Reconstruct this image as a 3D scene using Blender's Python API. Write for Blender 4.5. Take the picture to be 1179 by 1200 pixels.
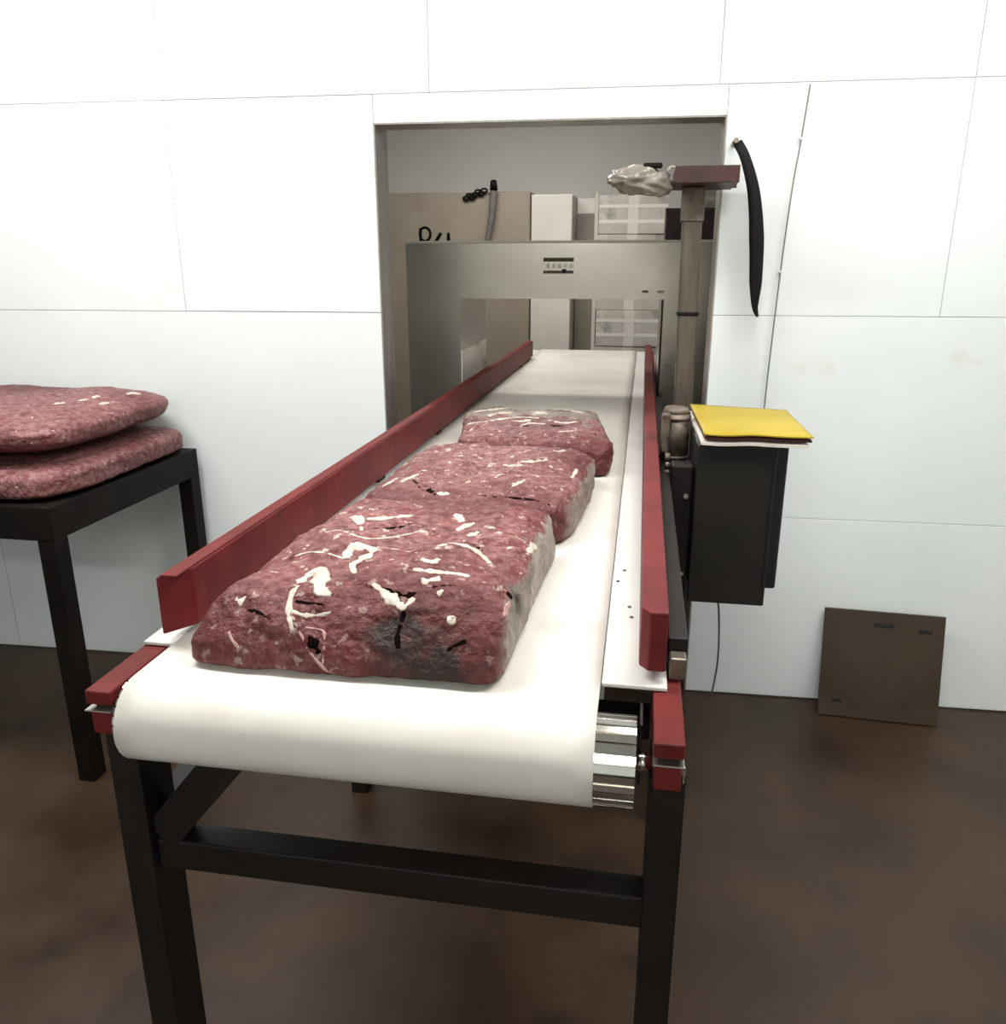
import bpy, bmesh, math, random
from mathutils import Vector, Matrix, noise
from mathutils.bvhtree import BVHTree

for o in list(bpy.data.objects):
    bpy.data.objects.remove(o, do_unlink=True)
SC = bpy.context.scene
COL = SC.collection
PI = math.pi

# ------------------------------------------------------------------ camera
FPX, CXP, CYP = 950.0, 589.5, 600.0          # focal length and centre in pixels of the 1179 x 1200 frame
CAM_H, PITCH, YAW = 1.43, math.radians(16.92), math.radians(9.6)
cam_data = bpy.data.cameras.new('camera')
cam = bpy.data.objects.new('camera', cam_data)
COL.objects.link(cam)
cam.location = (0, 0, CAM_H)
cam.rotation_euler = (PI / 2 - PITCH, 0, YAW)
cam_data.sensor_fit = 'HORIZONTAL'
cam_data.sensor_width = 36.0
cam_data.lens = 36.0 * FPX / 1179.0
cam_data.clip_start = 0.02
SC.camera = cam

# ------------------------------------------------------------------ world, colour management
w = bpy.data.worlds.new('world')
SC.world = w
w.use_nodes = True
w.node_tree.nodes['Background'].inputs[0].default_value = (0.75, 0.82, 0.85, 1)
w.node_tree.nodes['Background'].inputs[1].default_value = 0.15
SC.view_settings.view_transform = 'Standard'
SC.view_settings.look = 'None'
SC.view_settings.gamma = 1.0
SC.view_settings.use_curve_mapping = False
SC.view_settings.exposure = 0.0

# ceiling lamps: (x, y, z, width, length, watt, colour)
LAMPS = [
    (-1.45, 1.45, 2.62, 1.5, 0.30, 40, (1.0, 0.985, 0.955)),
    (0.75, 1.40, 2.62, 1.5, 0.30, 34, (1.0, 0.985, 0.955)),
    (-0.45, -1.95, 2.62, 1.5, 0.30, 32, (1.0, 0.985, 0.955)),  # added fill lamp behind the camera, brightens walls and steel reflections
    (-0.80, 4.75, 2.62, 1.2, 0.30, 20, (1.0, 0.97, 0.93)),
]


# ------------------------------------------------------------------ pixel helpers (a pixel gives a direction only)
def cam_ray(px, py):
    cp, sp, cy, sy = math.cos(PITCH), math.sin(PITCH), math.cos(YAW), math.sin(YAW)
    r = Vector((cy, sy, 0)); f = Vector((-sy * cp, cy * cp, -sp)); u = r.cross(f)
    return (f + r * ((px - CXP) / FPX) - u * ((py - CYP) / FPX)).normalized()


# ------------------------------------------------------------------ materials
def lin(c):
    return tuple(((v / 255) / 12.92 if v / 255 <= 0.04045 else ((v / 255 + 0.055) / 1.055) ** 2.4) for v in c) + (1,)


def mat(name, c1, c2=None, scale=6.0, rough=0.5, metal=0.0, bump=0.0, bump_scale=60.0, spec=0.5, detail=5, coat=0.0,
        stretch=(1, 1, 1), alpha=1.0, lo=0.35, hi=0.65, trans=0.0, rough2=None, spots=None):
    m = bpy.data.materials.new(name)
    m.use_nodes = True
    nt = m.node_tree
    n, l = nt.nodes, nt.links
    b = n['Principled BSDF']
    b.inputs['Roughness'].default_value = rough
    b.inputs['Metallic'].default_value = metal
    b.inputs['Specular IOR Level'].default_value = spec
    b.inputs['Coat Weight'].default_value = coat
    b.inputs['Coat Roughness'].default_value = 0.15
    b.inputs['Alpha'].default_value = alpha
    b.inputs['Transmission Weight'].default_value = trans
    tc = n.new('ShaderNodeTexCoord')
    mp = n.new('ShaderNodeMapping')
    mp.inputs['Scale'].default_value = stretch
    l.new(tc.outputs['Object'], mp.inputs['Vector'])
    ns = n.new('ShaderNodeTexNoise')
    ns.inputs['Scale'].default_value = scale
    ns.inputs['Detail'].default_value = detail
    l.new(mp.outputs[0], ns.inputs['Vector'])
    rp = n.new('ShaderNodeValToRGB')
    rp.color_ramp.elements[0].position = lo
    rp.color_ramp.elements[1].position = hi
    rp.color_ramp.elements[0].color = lin(c1)
    rp.color_ramp.elements[1].color = lin(c2 or c1)
    l.new(ns.outputs[0], rp.inputs[0])
    out = rp.outputs[0]
    if spots:                                   # (colour, scale, threshold) small stains of their own shape
        n2 = n.new('ShaderNodeTexNoise'); n2.inputs['Scale'].default_value = spots[1]; n2.inputs['Detail'].default_value = 4
        l.new(mp.outputs[0], n2.inputs['Vector'])
        r2 = n.new('ShaderNodeValToRGB')
        r2.color_ramp.elements[0].position = spots[2]; r2.color_ramp.elements[0].color = (0, 0, 0, 1)
        r2.color_ramp.elements[1].position = spots[2] + spots[3]; r2.color_ramp.elements[1].color = (1, 1, 1, 1)
        l.new(n2.outputs[0], r2.inputs[0])
        mx = n.new('ShaderNodeMixRGB'); mx.inputs[2].default_value = lin(spots[0])
        l.new(r2.outputs[0], mx.inputs[0]); l.new(out, mx.inputs[1])
        out = mx.outputs[0]
    l.new(out, b.inputs['Base Color'])
    if rough2 is not None:
        mr = n.new('ShaderNodeMapRange')
        mr.inputs['From Min'].default_value = 0.3; mr.inputs['From Max'].default_value = 0.7
        mr.inputs['To Min'].default_value = rough; mr.inputs['To Max'].default_value = rough2
        l.new(ns.outputs[0], mr.inputs['Value']); l.new(mr.outputs[0], b.inputs['Roughness'])
    if bump:
        nb = n.new('ShaderNodeTexNoise')
        nb.inputs['Scale'].default_value = bump_scale
        nb.inputs['Detail'].default_value = 4
        l.new(mp.outputs[0], nb.inputs['Vector'])
        bp = n.new('ShaderNodeBump')
        bp.inputs['Strength'].default_value = bump
        bp.inputs['Distance'].default_value = 0.01
        l.new(nb.outputs[0], bp.inputs['Height'])
        l.new(bp.outputs[0], b.inputs['Normal'])
    return m


def emit_mat(name, col, strength):
    m = bpy.data.materials.new(name)
    m.use_nodes = True
    b = m.node_tree.nodes['Principled BSDF']
    b.inputs['Emission Color'].default_value = col + (1,)
    b.inputs['Emission Strength'].default_value = strength
    return m


def meat_mat(name, deep, mid, frost, fat, fat_amt=0.60):
    """frozen beef: deep red and mauve patches, fine pale marbling, and painted-on pale areas (attribute paint: R icy top and pale right side, G dark stain, B frost with front shade)"""
    m = bpy.data.materials.new(name)
    m.use_nodes = True
    nt = m.node_tree; n, l = nt.nodes, nt.links
    b = n['Principled BSDF']
    b.inputs['Roughness'].default_value = 0.52
    b.inputs['Specular IOR Level'].default_value = 0.35
    b.inputs['Coat Weight'].default_value = 0.0
    b.inputs['Coat Roughness'].default_value = 0.25
    tc = n.new('ShaderNodeTexCoord')

    def nz(scale, det, lo, hi, rg=0.55):
        t = n.new('ShaderNodeTexNoise'); t.inputs['Scale'].default_value = scale
        t.inputs['Detail'].default_value = det; t.inputs['Roughness'].default_value = rg
        l.new(tc.outputs['Object'], t.inputs['Vector'])
        r = n.new('ShaderNodeMapRange'); r.inputs['From Min'].default_value = lo; r.inputs['From Max'].default_value = hi
        l.new(t.outputs[0], r.inputs['Value'])
        return r.outputs[0], t

    def mix(fac, a, c):
        x = n.new('ShaderNodeMixRGB')
        l.new(fac, x.inputs[0])
        if isinstance(a, tuple): x.inputs[1].default_value = a
        else: l.new(a, x.inputs[1])
        if isinstance(c, tuple): x.inputs[2].default_value = c
        else: l.new(c, x.inputs[2])
        return x.outputs[0]
    f1, t1 = nz(12, 10, 0.36, 0.62, 0.68)
    f2, _ = nz(60, 8, 0.42, 0.64, 0.68)
    f3, _ = nz(55, 4, fat_amt, fat_amt + 0.05)
    f4, _ = nz(16, 6, 0.40, 0.66)
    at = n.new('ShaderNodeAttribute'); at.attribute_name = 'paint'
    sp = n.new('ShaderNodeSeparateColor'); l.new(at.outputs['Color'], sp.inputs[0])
    m1_ = n.new('ShaderNodeMath'); m1_.operation = 'MULTIPLY'; l.new(f1, m1_.inputs[0]); l.new(sp.outputs[2], m1_.inputs[1])
    m2_ = n.new('ShaderNodeMath'); m2_.operation = 'MULTIPLY_ADD'; l.new(m1_.outputs[0], m2_.inputs[0]); m2_.inputs[1].default_value = 1.25; m2_.inputs[2].default_value = 0.05; m2_.use_clamp = True
    c = mix(m2_.outputs[0], lin(deep), lin(mid))
    mm = n.new('ShaderNodeMath'); mm.operation = 'MULTIPLY'; l.new(f2, mm.inputs[0]); l.new(sp.outputs[2], mm.inputs[1])
    c = mix(mm.outputs[0], c, lin(frost))
    m3 = n.new('ShaderNodeMath'); m3.operation = 'MULTIPLY'; l.new(f3, m3.inputs[0]); l.new(sp.outputs[2], m3.inputs[1])
    c = mix(m3.outputs[0], c, lin(fat))
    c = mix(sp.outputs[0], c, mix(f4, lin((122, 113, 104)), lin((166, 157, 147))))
    f5, _ = nz(34, 6, 0.22, 0.50)
    m5 = n.new('ShaderNodeMath'); m5.operation = 'MULTIPLY'; l.new(f5, m5.inputs[0]); l.new(sp.outputs[1], m5.inputs[1])
    c = mix(m5.outputs[0], c, lin((30, 21, 16)))
    l.new(c, b.inputs['Base Color'])
    nb = n.new('ShaderNodeTexNoise'); nb.inputs['Scale'].default_value = 75; nb.inputs['Detail'].default_value = 5
    l.new(tc.outputs['Object'], nb.inputs['Vector'])
    bp = n.new('ShaderNodeBump'); bp.inputs['Strength'].default_value = 0.9; bp.inputs['Distance'].default_value = 0.009
    l.new(nb.outputs[0], bp.inputs['Height']); l.new(bp.outputs[0], b.inputs['Normal'])
    return m


M = {}
M['panel'] = mat('wall_panel_white', (222, 228, 227), (230, 235, 234), scale=1.4, rough=0.42, spec=0.35, spots=((214, 196, 186), 2.3, 0.66, 0.12))
M['wallcore'] = mat('wall_core_grey', (150, 156, 154), (166, 170, 168), scale=3, rough=0.7)
M['jamb'] = mat('jamb_metal', (142, 137, 130), (162, 157, 150), scale=4, rough=0.4, metal=0.5, stretch=(8, 8, 0.6))
M['ceil'] = mat('ceiling_white', (226, 228, 226), (234, 236, 234), scale=2, rough=0.8)
M['plain'] = mat('plain_wall', (214, 219, 217), (224, 228, 226), scale=1.5, rough=0.6)
M['backwall'] = mat('back_room_wall', (226, 222, 216), (232, 228, 222), scale=2, rough=0.7)
M['floor'] = mat('wet_brown_floor', (46, 32, 23), (68, 51, 38), scale=2.6, rough=0.32, rough2=0.55, bump=0.12, bump_scale=22, spec=0.35, spots=((38, 27, 20), 5.5, 0.60, 0.16))
M['belt'] = mat('belt_white', (216, 212, 204), (226, 223, 216), scale=5, rough=0.4, spec=0.4, spots=((200, 190, 176), 3.5, 0.60, 0.16))
M['plate'] = mat('slide_plate_white', (216, 214, 208), (226, 224, 220), scale=7, rough=0.35, spots=((150, 140, 128), 26, 0.73, 0.03))
M['red'] = mat('red_paint', (90, 24, 26), (110, 34, 35), scale=11, rough=0.55, bump=0.05, bump_scale=40, spec=0.25, spots=((118, 50, 48), 16, 0.64, 0.10))
M['redtop'] = mat('red_paint_bright', (88, 27, 25), (104, 34, 31), scale=11, rough=0.6, spec=0.2)
M['chrome'] = mat('roller_chrome', (205, 203, 198), (222, 220, 216), scale=9, rough=0.10, metal=1.0)
M['steel'] = mat('brushed_steel', (176, 168, 158), (194, 187, 178), scale=2, rough=0.27, metal=1.0, stretch=(1, 1, 1.5))
M['steeldull'] = mat('dull_steel', (126, 116, 106), (150, 140, 128), scale=8, rough=0.42, metal=0.8, stretch=(6, 6, 1))
M['postm'] = mat('post_grey_paint', (78, 70, 62), (96, 86, 77), scale=8, rough=0.45, metal=0.35, stretch=(6, 6, 1))
M['motor'] = mat('dirty_motor_grey', (84, 74, 66), (122, 110, 98), scale=16, rough=0.55, metal=0.3, spots=((44, 34, 28), 24, 0.56, 0.08))
M['dark'] = mat('dark_frame_metal', (22, 18, 15), (32, 26, 22), scale=9, rough=0.5, spec=0.3)
M['tabledark'] = mat('table_dark_metal', (13, 10, 8), (25, 19, 14), scale=7, rough=0.55, spec=0.12)
M['box'] = mat('control_box_black', (33, 31, 28), (40, 36, 32), scale=4, rough=0.5, spec=0.25)
M['boxdark'] = mat('control_box_side', (18, 16, 15), (24, 21, 19), scale=4, rough=0.5)
M['yellow'] = mat('yellow_folder', (162, 140, 22), (174, 153, 40), scale=5, rough=0.45, spec=0.3)
M['paper'] = mat('paper_white', (206, 196, 184), (228, 222, 212), scale=10, rough=0.7)
M['reddark'] = mat('dark_red_card', (96, 44, 44), (66, 28, 28), scale=20, rough=0.6)
M['board'] = mat('leaning_board_brown', (58, 46, 36), (72, 58, 46), scale=4, rough=0.42, rough2=0.6, spec=0.3, spots=((38, 29, 22), 7, 0.62, 0.06))
M['black'] = mat('black_rubber', (10, 8, 7), (16, 13, 12), scale=14, rough=0.6, spec=0.2)
M['cable'] = mat('grey_cable', (104, 100, 96), (122, 118, 112), scale=14, rough=0.5)
M['bolt'] = mat('bolt_zinc', (190, 186, 178), (214, 210, 202), scale=20, rough=0.25, metal=0.9)
M['beige'] = mat('beige_cabinet', (150, 138, 122), (160, 148, 132), scale=3, rough=0.5, spots=((134, 122, 108), 5, 0.6, 0.2))
M['cabwhite'] = mat('cabinet_white', (216, 210, 200), (226, 221, 212), scale=3, rough=0.5)
M['cabgrey'] = mat('cabinet_grey', (140, 132, 122), (152, 144, 134), scale=3, rough=0.5)
M['carton'] = mat('carton_white', (186, 178, 168), (206, 198, 188), scale=7, rough=0.65, spots=((150, 146, 138), 9, 0.58, 0.16))
M['crate'] = mat('crate_dark_red', (40, 12, 12), (62, 20, 20), scale=14, rough=0.5)
M['bag'] = mat('plastic_bag', (140, 132, 122), (178, 170, 160), scale=9, rough=0.22, trans=0.25, bump=0.5, bump_scale=30)
M['tray'] = mat('tray_dark_red', (44, 26, 22), (70, 34, 31), scale=9, rough=0.45, spots=((40, 26, 22), 18, 0.56, 0.1))
M['labelp'] = mat('name_plate', (178, 172, 162), (186, 180, 170), scale=10, rough=0.5)
M['ink'] = mat('dark_ink', (58, 48, 40), (74, 62, 52), scale=90, rough=0.6)
M['fat'] = mat('fat_white', (182, 166, 150), (216, 206, 192), scale=60, rough=0.5, bump=0.3, bump_scale=150)
M['crevice_shade'] = mat('painted_crevice_shade', (12, 4, 4), (22, 8, 7), scale=60, rough=0.9, spec=0.05)  # near-black colour standing in for the shade inside crevices
M['fatpink'] = mat('fat_pink', (170, 122, 118), (198, 166, 158), scale=60, rough=0.5, bump=0.3, bump_scale=150)
M['meat_front'] = meat_mat('meat_front', (74, 14, 14), (110, 44, 43), (154, 108, 107), (200, 182, 170), 0.61)
M['meat_mid'] = meat_mat('meat_mid', (82, 30, 31), (114, 60, 60), (156, 114, 112), (206, 190, 178), 0.61)
M['meat_table'] = meat_mat('meat_table', (86, 36, 37), (118, 68, 69), (156, 116, 115), (208, 194, 182), 0.66)
M['lamp_glow'] = emit_mat('lamp_diffuser', (1.0, 0.985, 0.95), 10.0)
M['lamp_body'] = mat('lamp_housing', (220, 222, 222), (228, 230, 230), scale=4, rough=0.5)


# ------------------------------------------------------------------ object helpers
def link(name, me, m=None, parent=None):
    o = bpy.data.objects.new(name, me)
    COL.objects.link(o)
    if m:
        me.materials.append(M[m])
    if parent:
        o.parent = parent
    return o


def from_bm(name, bm, m, parent=None, smooth=False):
    me = bpy.data.meshes.new(name)
    bmesh.ops.recalc_face_normals(bm, faces=bm.faces)
    if smooth:
        for f in bm.faces: f.smooth = True
    bm.to_mesh(me); bm.free()
    return link(name, me, m, parent)


def tag(o, label, cat, group=None):
    o['label'] = label; o['category'] = cat
    if group: o['group'] = group
    return o


def empty(name, loc, label, cat, rotz=0, group=None):
    o = bpy.data.objects.new(name, None)
    COL.objects.link(o)
    o.location = loc
    o.rotation_euler = (0, 0, rotz)
    o.empty_display_size = 0.05
    return tag(o, label, cat, group)


def box_bm(bm, lo, hi, bev=0.0, seg=2):
    r = bmesh.ops.create_cube(bm, size=1.0)
    lo, hi = Vector(lo), Vector(hi)
    s = hi - lo; c = (hi + lo) / 2
    for v in r['verts']:
        v.co = Vector((v.co.x * s.x + c.x, v.co.y * s.y + c.y, v.co.z * s.z + c.z))
    if bev:
        es = list({e for v in r['verts'] for e in v.link_edges})
        bmesh.ops.bevel(bm, geom=es, offset=bev, segments=seg, affect='EDGES', profile=0.5)


def box(name, lo, hi, m, parent=None, bev=0.0, seg=2, off=(0, 0, 0)):
    bm = bmesh.new()
    o_ = Vector(off)
    box_bm(bm, Vector(lo) - o_, Vector(hi) - o_, bev, seg)
    return from_bm(name, bm, m, parent)


def cyl_bm(bm, p0, p1, r0, r1=None, seg=20, caps=True):
    p0, p1 = Vector(p0), Vector(p1)
    r1 = r0 if r1 is None else r1
    d = (p1 - p0).normalized()
    a = d.orthogonal().normalized(); b = d.cross(a)
    ra, rb = [], []
    for i in range(seg):
        t = 2 * PI * i / seg
        v = a * math.cos(t) + b * math.sin(t)
        ra.append(bm.verts.new(p0 + v * r0)); rb.append(bm.verts.new(p1 + v * r1))
    for i in range(seg):
        j = (i + 1) % seg
        f = bm.faces.new((ra[i], ra[j], rb[j], rb[i])); f.smooth = True
    if caps:
        bm.faces.new(ra[::-1]); bm.faces.new(rb)


def cyl(name, p0, p1, r, m, parent=None, r1=None, seg=20):
    bm = bmesh.new(); cyl_bm(bm, p0, p1, r, r1, seg)
    return from_bm(name, bm, m, parent)


def catmull(pts, sub=8):
    out = []
    P = [Vector(p) for p in pts]
    for i in range(len(P) - 1):
        p0 = P[max(i - 1, 0)]; p1 = P[i]; p2 = P[i + 1]; p3 = P[min(i + 2, len(P) - 1)]
        for k in range(sub):
            t = k / sub
            out.append(0.5 * ((2 * p1) + (p2 - p0) * t + (2 * p0 - 5 * p1 + 4 * p2 - p3) * t * t + (3 * p1 - p0 - 3 * p2 + p3) * t ** 3))
    out.append(P[-1])
    return out


def tube_bm(bm, pts, radii, seg=8, normals=None, flat=1.0):
    """swept tube; with normals: elliptical section, radius along the surface, radius*flat along the normal"""
    n = len(pts)
    if not isinstance(radii, (list, tuple)): radii = [radii] * n
    rings = []
    up = None
    for i, p in enumerate(pts):
        d = (pts[min(i + 1, n - 1)] - pts[max(i - 1, 0)]).normalized()
        if normals: nn = normals[i]
        else:
            nn = up if up is not None else d.orthogonal()
        a = d.cross(nn)
        if a.length < 1e-6: a = d.orthogonal()
        a.normalize(); b = a.cross(d).normalized(); up = b
        ring = []
        for k in range(seg):
            t = 2 * PI * k / seg
            ring.append(bm.verts.new(p + a * (math.cos(t) * radii[i]) + b * (math.sin(t) * radii[i] * flat)))
        rings.append(ring)
    for i in range(n - 1):
        for k in range(seg):
            j = (k + 1) % seg
            f = bm.faces.new((rings[i][k], rings[i][j], rings[i + 1][j], rings[i + 1][k])); f.smooth = True
    bm.faces.new(rings[0][::-1]); bm.faces.new(rings[-1])


def tube(name, pts, radii, m, parent=None, seg=8, sub=8):
    bm = bmesh.new()
    P = catmull(pts, sub)
    if isinstance(radii, (list, tuple)):
        n = len(P); k = len(radii) - 1
        rr = []
        for i in range(n):
            t = i / (n - 1) * k; j = min(int(t), k - 1)
            rr.append(radii[j] + (radii[j + 1] - radii[j]) * (t - j))
        radii = rr
    tube_bm(bm, P, radii, seg)
    return from_bm(name, bm, m, parent)


def prism(name, outline, z0, z1, m, parent=None, bev=0.0):
    """extrude an (x, y) outline from z0 to z1"""
    bm = bmesh.new()
    a = [bm.verts.new((x, y, z0)) for x, y in outline]
    b = [bm.verts.new((x, y, z1)) for x, y in outline]
    n = len(outline)
    bm.faces.new(a[::-1]); bm.faces.new(b)
    for i in range(n):
        j = (i + 1) % n
        bm.faces.new((a[i], a[j], b[j], b[i]))
    if bev:
        bmesh.ops.bevel(bm, geom=list(bm.edges), offset=bev, segments=2, affect='EDGES', profile=0.5)
    return from_bm(name, bm, m, parent)


def structure(o):
    o['kind'] = 'structure'
    return o


# ------------------------------------------------------------------ room shell
X0, X1, Y0, Y1, ZC = -3.3, 2.2, -2.4, 6.66, 2.7
WALL_Y = 2.607                     # front plane of the dividing wall at x = 0
WALL_A = math.radians(1.75)        # it stands a little askew to the conveyor
WT = 0.10
OPL, OPR, OPZ = -0.834, 0.207, 1.84

structure(box('floor', (X0 - 0.1, Y0 - 0.1, -0.1), (X1 + 0.1, Y1 + 0.1, 0), 'floor'))
structure(box('ceiling', (X0 - 0.1, Y0 - 0.1, ZC), (X1 + 0.1, Y1 + 0.1, ZC + 0.1), 'ceil'))
structure(box('wall_left', (X0 - 0.1, Y0, 0), (X0, Y1, ZC), 'plain'))
structure(box('wall_right', (X1, Y0, 0), (X1 + 0.1, Y1, ZC), 'plain'))
structure(box('wall_front', (X0, Y0 - 0.1, 0), (X1, Y0, ZC), 'plain'))
structure(box('wall_far', (X0, Y1, 0), (X1, Y1 + 0.1, ZC), 'backwall'))

# dividing wall with the conveyor hatch: a grey core carrying white panels with thin open joints
bm = bmesh.new()
c0 = 0.006
box_bm(bm, (X0 + 0.02, c0, 0), (OPL, WT, ZC - 0.002))
box_bm(bm, (OPR, c0, 0), (X1 - 0.02, WT, ZC - 0.002))
box_bm(bm, (OPL, c0, OPZ), (OPR, WT, ZC - 0.002))
wall_back = structure(from_bm('wall_back', bm, 'wallcore'))
wall_back.location = (0, WALL_Y, 0)
wall_back.rotation_euler = (0, 0, WALL_A)
J = 0.0006


def panel(x0, x1, z0, z1, proud=0.0, j=J):
    box('panel', (x0 + j, -proud, z0 + j), (x1 - j, c0, z1 - j), 'panel', wall_back, 0.0012, 1)


ROWS = [0.004, 0.648, 1.284, 1.92, ZC - 0.006]
for k in range(4):
    z0, z1 = ROWS[k], ROWS[k + 1]
    if k == 3:
        for a, b in ((X0 + 0.03, -2.35), (-2.35, -1.504), (-1.504, -0.66), (-0.66, 0.18), (0.18, 0.86), (0.86, X1 - 0.03)):
            panel(a, b, z0, z1, j=0.0006)
        continue
    left = [X0 + 0.03, -2.35, -1.504, OPL]
    if k != 1:
        if k == 0: left = [X0 + 0.03, -2.35, OPL]
        for a, b in zip(left[:-1], left[1:]):
            panel(a, b, 0.004 if k == 0 else z0, 1.284 if k == 0 else z1, 0.0, 0.0004 if b != OPL else 0.0011)
    right = [OPR, 0.86, X1 - 0.03] if k == 2 else [OPR, 1.44, X1 - 0.03]
    for a, b in zip(right[:-1], right[1:]):
        panel(a, b, z0, z1)
panel(OPL, OPR, OPZ, 1.92, 0.0, 0.0005)
# hatch jambs
bm = bmesh.new(); box_bm(bm, (OPL, -0.002, 0), (OPL + 0.004, WT + 0.03, OPZ)); box_bm(bm, (OPL - 0.03, WT, 0), (OPL + 0.004, WT + 0.03, OPZ))
from_bm('jamb', bm, 'jamb', wall_back)
bm = bmesh.new(); box_bm(bm, (OPR - 0.004, -0.002, 0), (OPR, WT + 0.004, OPZ))
from_bm('jamb', bm, 'jamb', wall_back)
bm = bmesh.new(); box_bm(bm, (OPL, -0.002, OPZ - 0.004), (OPR, WT + 0.004, OPZ))
from_bm('jamb', bm, 'jamb', wall_back)

# ceiling lamps
for i, (x, y, z, wd, ln, watt, col) in enumerate(LAMPS):
    lb = ['long white ceiling lamp nearest the table wall', 'long white ceiling lamp above the control box side',
          'unseen long white ceiling lamp added as fill behind the camera', 'ceiling lamp in the room behind the hatch'][i]
    e = empty('ceiling_light', (x, y, z), lb, 'lamp', group='ceiling lamps')
    box('housing', (-wd / 2 - 0.03, -ln / 2 - 0.03, 0.012), (wd / 2 + 0.03, ln / 2 + 0.03, ZC - z), 'lamp_body', e, 0.005)
    dz = 0.09 if y > WALL_Y else 0.0
    box('diffuser', (-wd / 2, -ln / 2, 0.002 - dz), (wd / 2, ln / 2, 0.012), 'lamp_glow', e, 0.002, 1)
    ld = bpy.data.lights.new('lamp_light', 'AREA')
    ld.shape = 'RECTANGLE'; ld.size = wd; ld.size_y = ln; ld.energy = watt; ld.color = col
    lo = bpy.data.objects.new('lamp_light', ld)
    COL.objects.link(lo); lo.parent = e
    lo.location = (0, 0, -0.004 - dz)

# ------------------------------------------------------------------ belt conveyor
BZ = 0.90                          # belt surface
BXL, BXR = -0.656, -0.033          # belt edges
RY, RR = 0.889, 0.0555             # front roller axis and radius
RZ = BZ - 0.004 - RR
YE = 5.40                          # far roller axis
conv = empty('belt_conveyor', (-0.31, RY, 0), 'long white belt conveyor with red side rails running through the steel arch', 'conveyor')
CO = Vector(conv.location)


def cbox(name, lo, hi, m, parent=None, bev=0.0, seg=2):
    o = box(name, lo, hi, m, None, bev, seg, off=CO)
    o.parent = parent or conv
    return o


def cmesh(name, bm, m, parent=None):
    bmesh.ops.translate(bm, verts=bm.verts, vec=-CO)
    return from_bm(name, bm, m, parent or conv)


# belt: closed loop with thickness
bm = bmesh.new()
NA = 28
prof = []
for i in range(NA + 1):
    t = PI / 2 + PI * i / NA
    prof.append((RY, t))
for k in range(1, 30):
    prof.append((RY + (YE - RY) * k / 30, -PI / 2))
for i in range(NA + 1):
    prof.append((YE, -PI / 2 + PI * i / NA))
for k in range(29, 0, -1):
    prof.append((RY + (YE - RY) * k / 30, PI / 2))
NX = 16
ro, ri = RR + 0.004, RR + 0.0006
outer, inner = [], []
for (yc, t) in prof:
    ro_ = [bm.verts.new((BXL + (BXR - BXL) * k / NX, yc + math.cos(t) * ro, RZ + math.sin(t) * ro)) for k in range(NX + 1)]
    ri_ = [bm.verts.new((BXL + (BXR - BXL) * k / NX, yc + math.cos(t) * ri, RZ + math.sin(t) * ri)) for k in range(NX + 1)]
    outer.append(ro_); inner.append(ri_)
n = len(prof)
for i in range(n):
    j = (i + 1) % n
    for k in range(NX):
        f = bm.faces.new((outer[i][k], outer[i][k + 1], outer[j][k + 1], outer[j][k])); f.smooth = True
        f = bm.faces.new((inner[i][k + 1], inner[i][k], inner[j][k], inner[j][k + 1])); f.smooth = True
    bm.faces.new((outer[i][0], outer[j][0], inner[j][0], inner[i][0]))
    bm.faces.new((outer[i][NX], inner[i][NX], inner[j][NX], outer[j][NX]))
cmesh('belt', bm, 'belt')

# slotted chrome rollers (front one shows past the belt edge)
def roller(y, xl, xr):
    bm = bmesh.new()
    NB = 28
    secs = []
    for k in range(NB):
        for fr, dr in ((0.06, 0.0), (0.80, 0.0), (0.86, 0.0045), (0.99, 0.0045)):
            secs.append((2 * PI * (k + fr) / NB, RR - dr))
    a = [bm.verts.new((xl, y + math.cos(t) * r, RZ + math.sin(t) * r)) for t, r in secs]
    b = [bm.verts.new((xr, y + math.cos(t) * r, RZ + math.sin(t) * r)) for t, r in secs]
    for i in range(len(secs)):
        j = (i + 1) % len(secs)
        bm.faces.new((a[i], a[j], b[j], b[i]))
    bm.faces.new(a[::-1]); bm.faces.new(b)
    r_ = cmesh('roller', bm, 'chrome')
    bm = bmesh.new(); cyl_bm(bm, (xl - 0.055, y, RZ), (xr + 0.035, y, RZ), 0.0075, seg=16)
    cmesh('shaft', bm, 'bolt', r_)
    bm = bmesh.new(); cyl_bm(bm, (xr, y, RZ), (xr + 0.02, y, RZ), 0.013, 0.011, seg=16)
    cmesh('collar', bm, 'chrome', r_)
    bm = bmesh.new(); cyl_bm(bm, (xl - 0.006, y, RZ), (xl, y, RZ), 0.013, 0.02, seg=16)
    cmesh('collar', bm, 'steeldull', r_)
    return r_


roller(RY, -0.661, 0.016)
roller(YE, -0.661, 0.016)

# slider bed under the upper belt run
cbox('slider_bed', (BXL + 0.01, 1.02, BZ - 0.03), (BXR - 0.01, YE - 0.08, BZ - 0.0056), 'steeldull')
# white slide plates either side of the belt
cbox('side_plate', (BXR + 0.0015, 0.972, BZ - 0.006), (0.054, 5.36, BZ - 0.0005), 'plate', bev=0.001, seg=1)
cbox('side_plate', (-0.705, 0.985, BZ - 0.006), (BXL - 0.0015, 5.36, BZ - 0.0005), 'plate', bev=0.001, seg=1)


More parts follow.
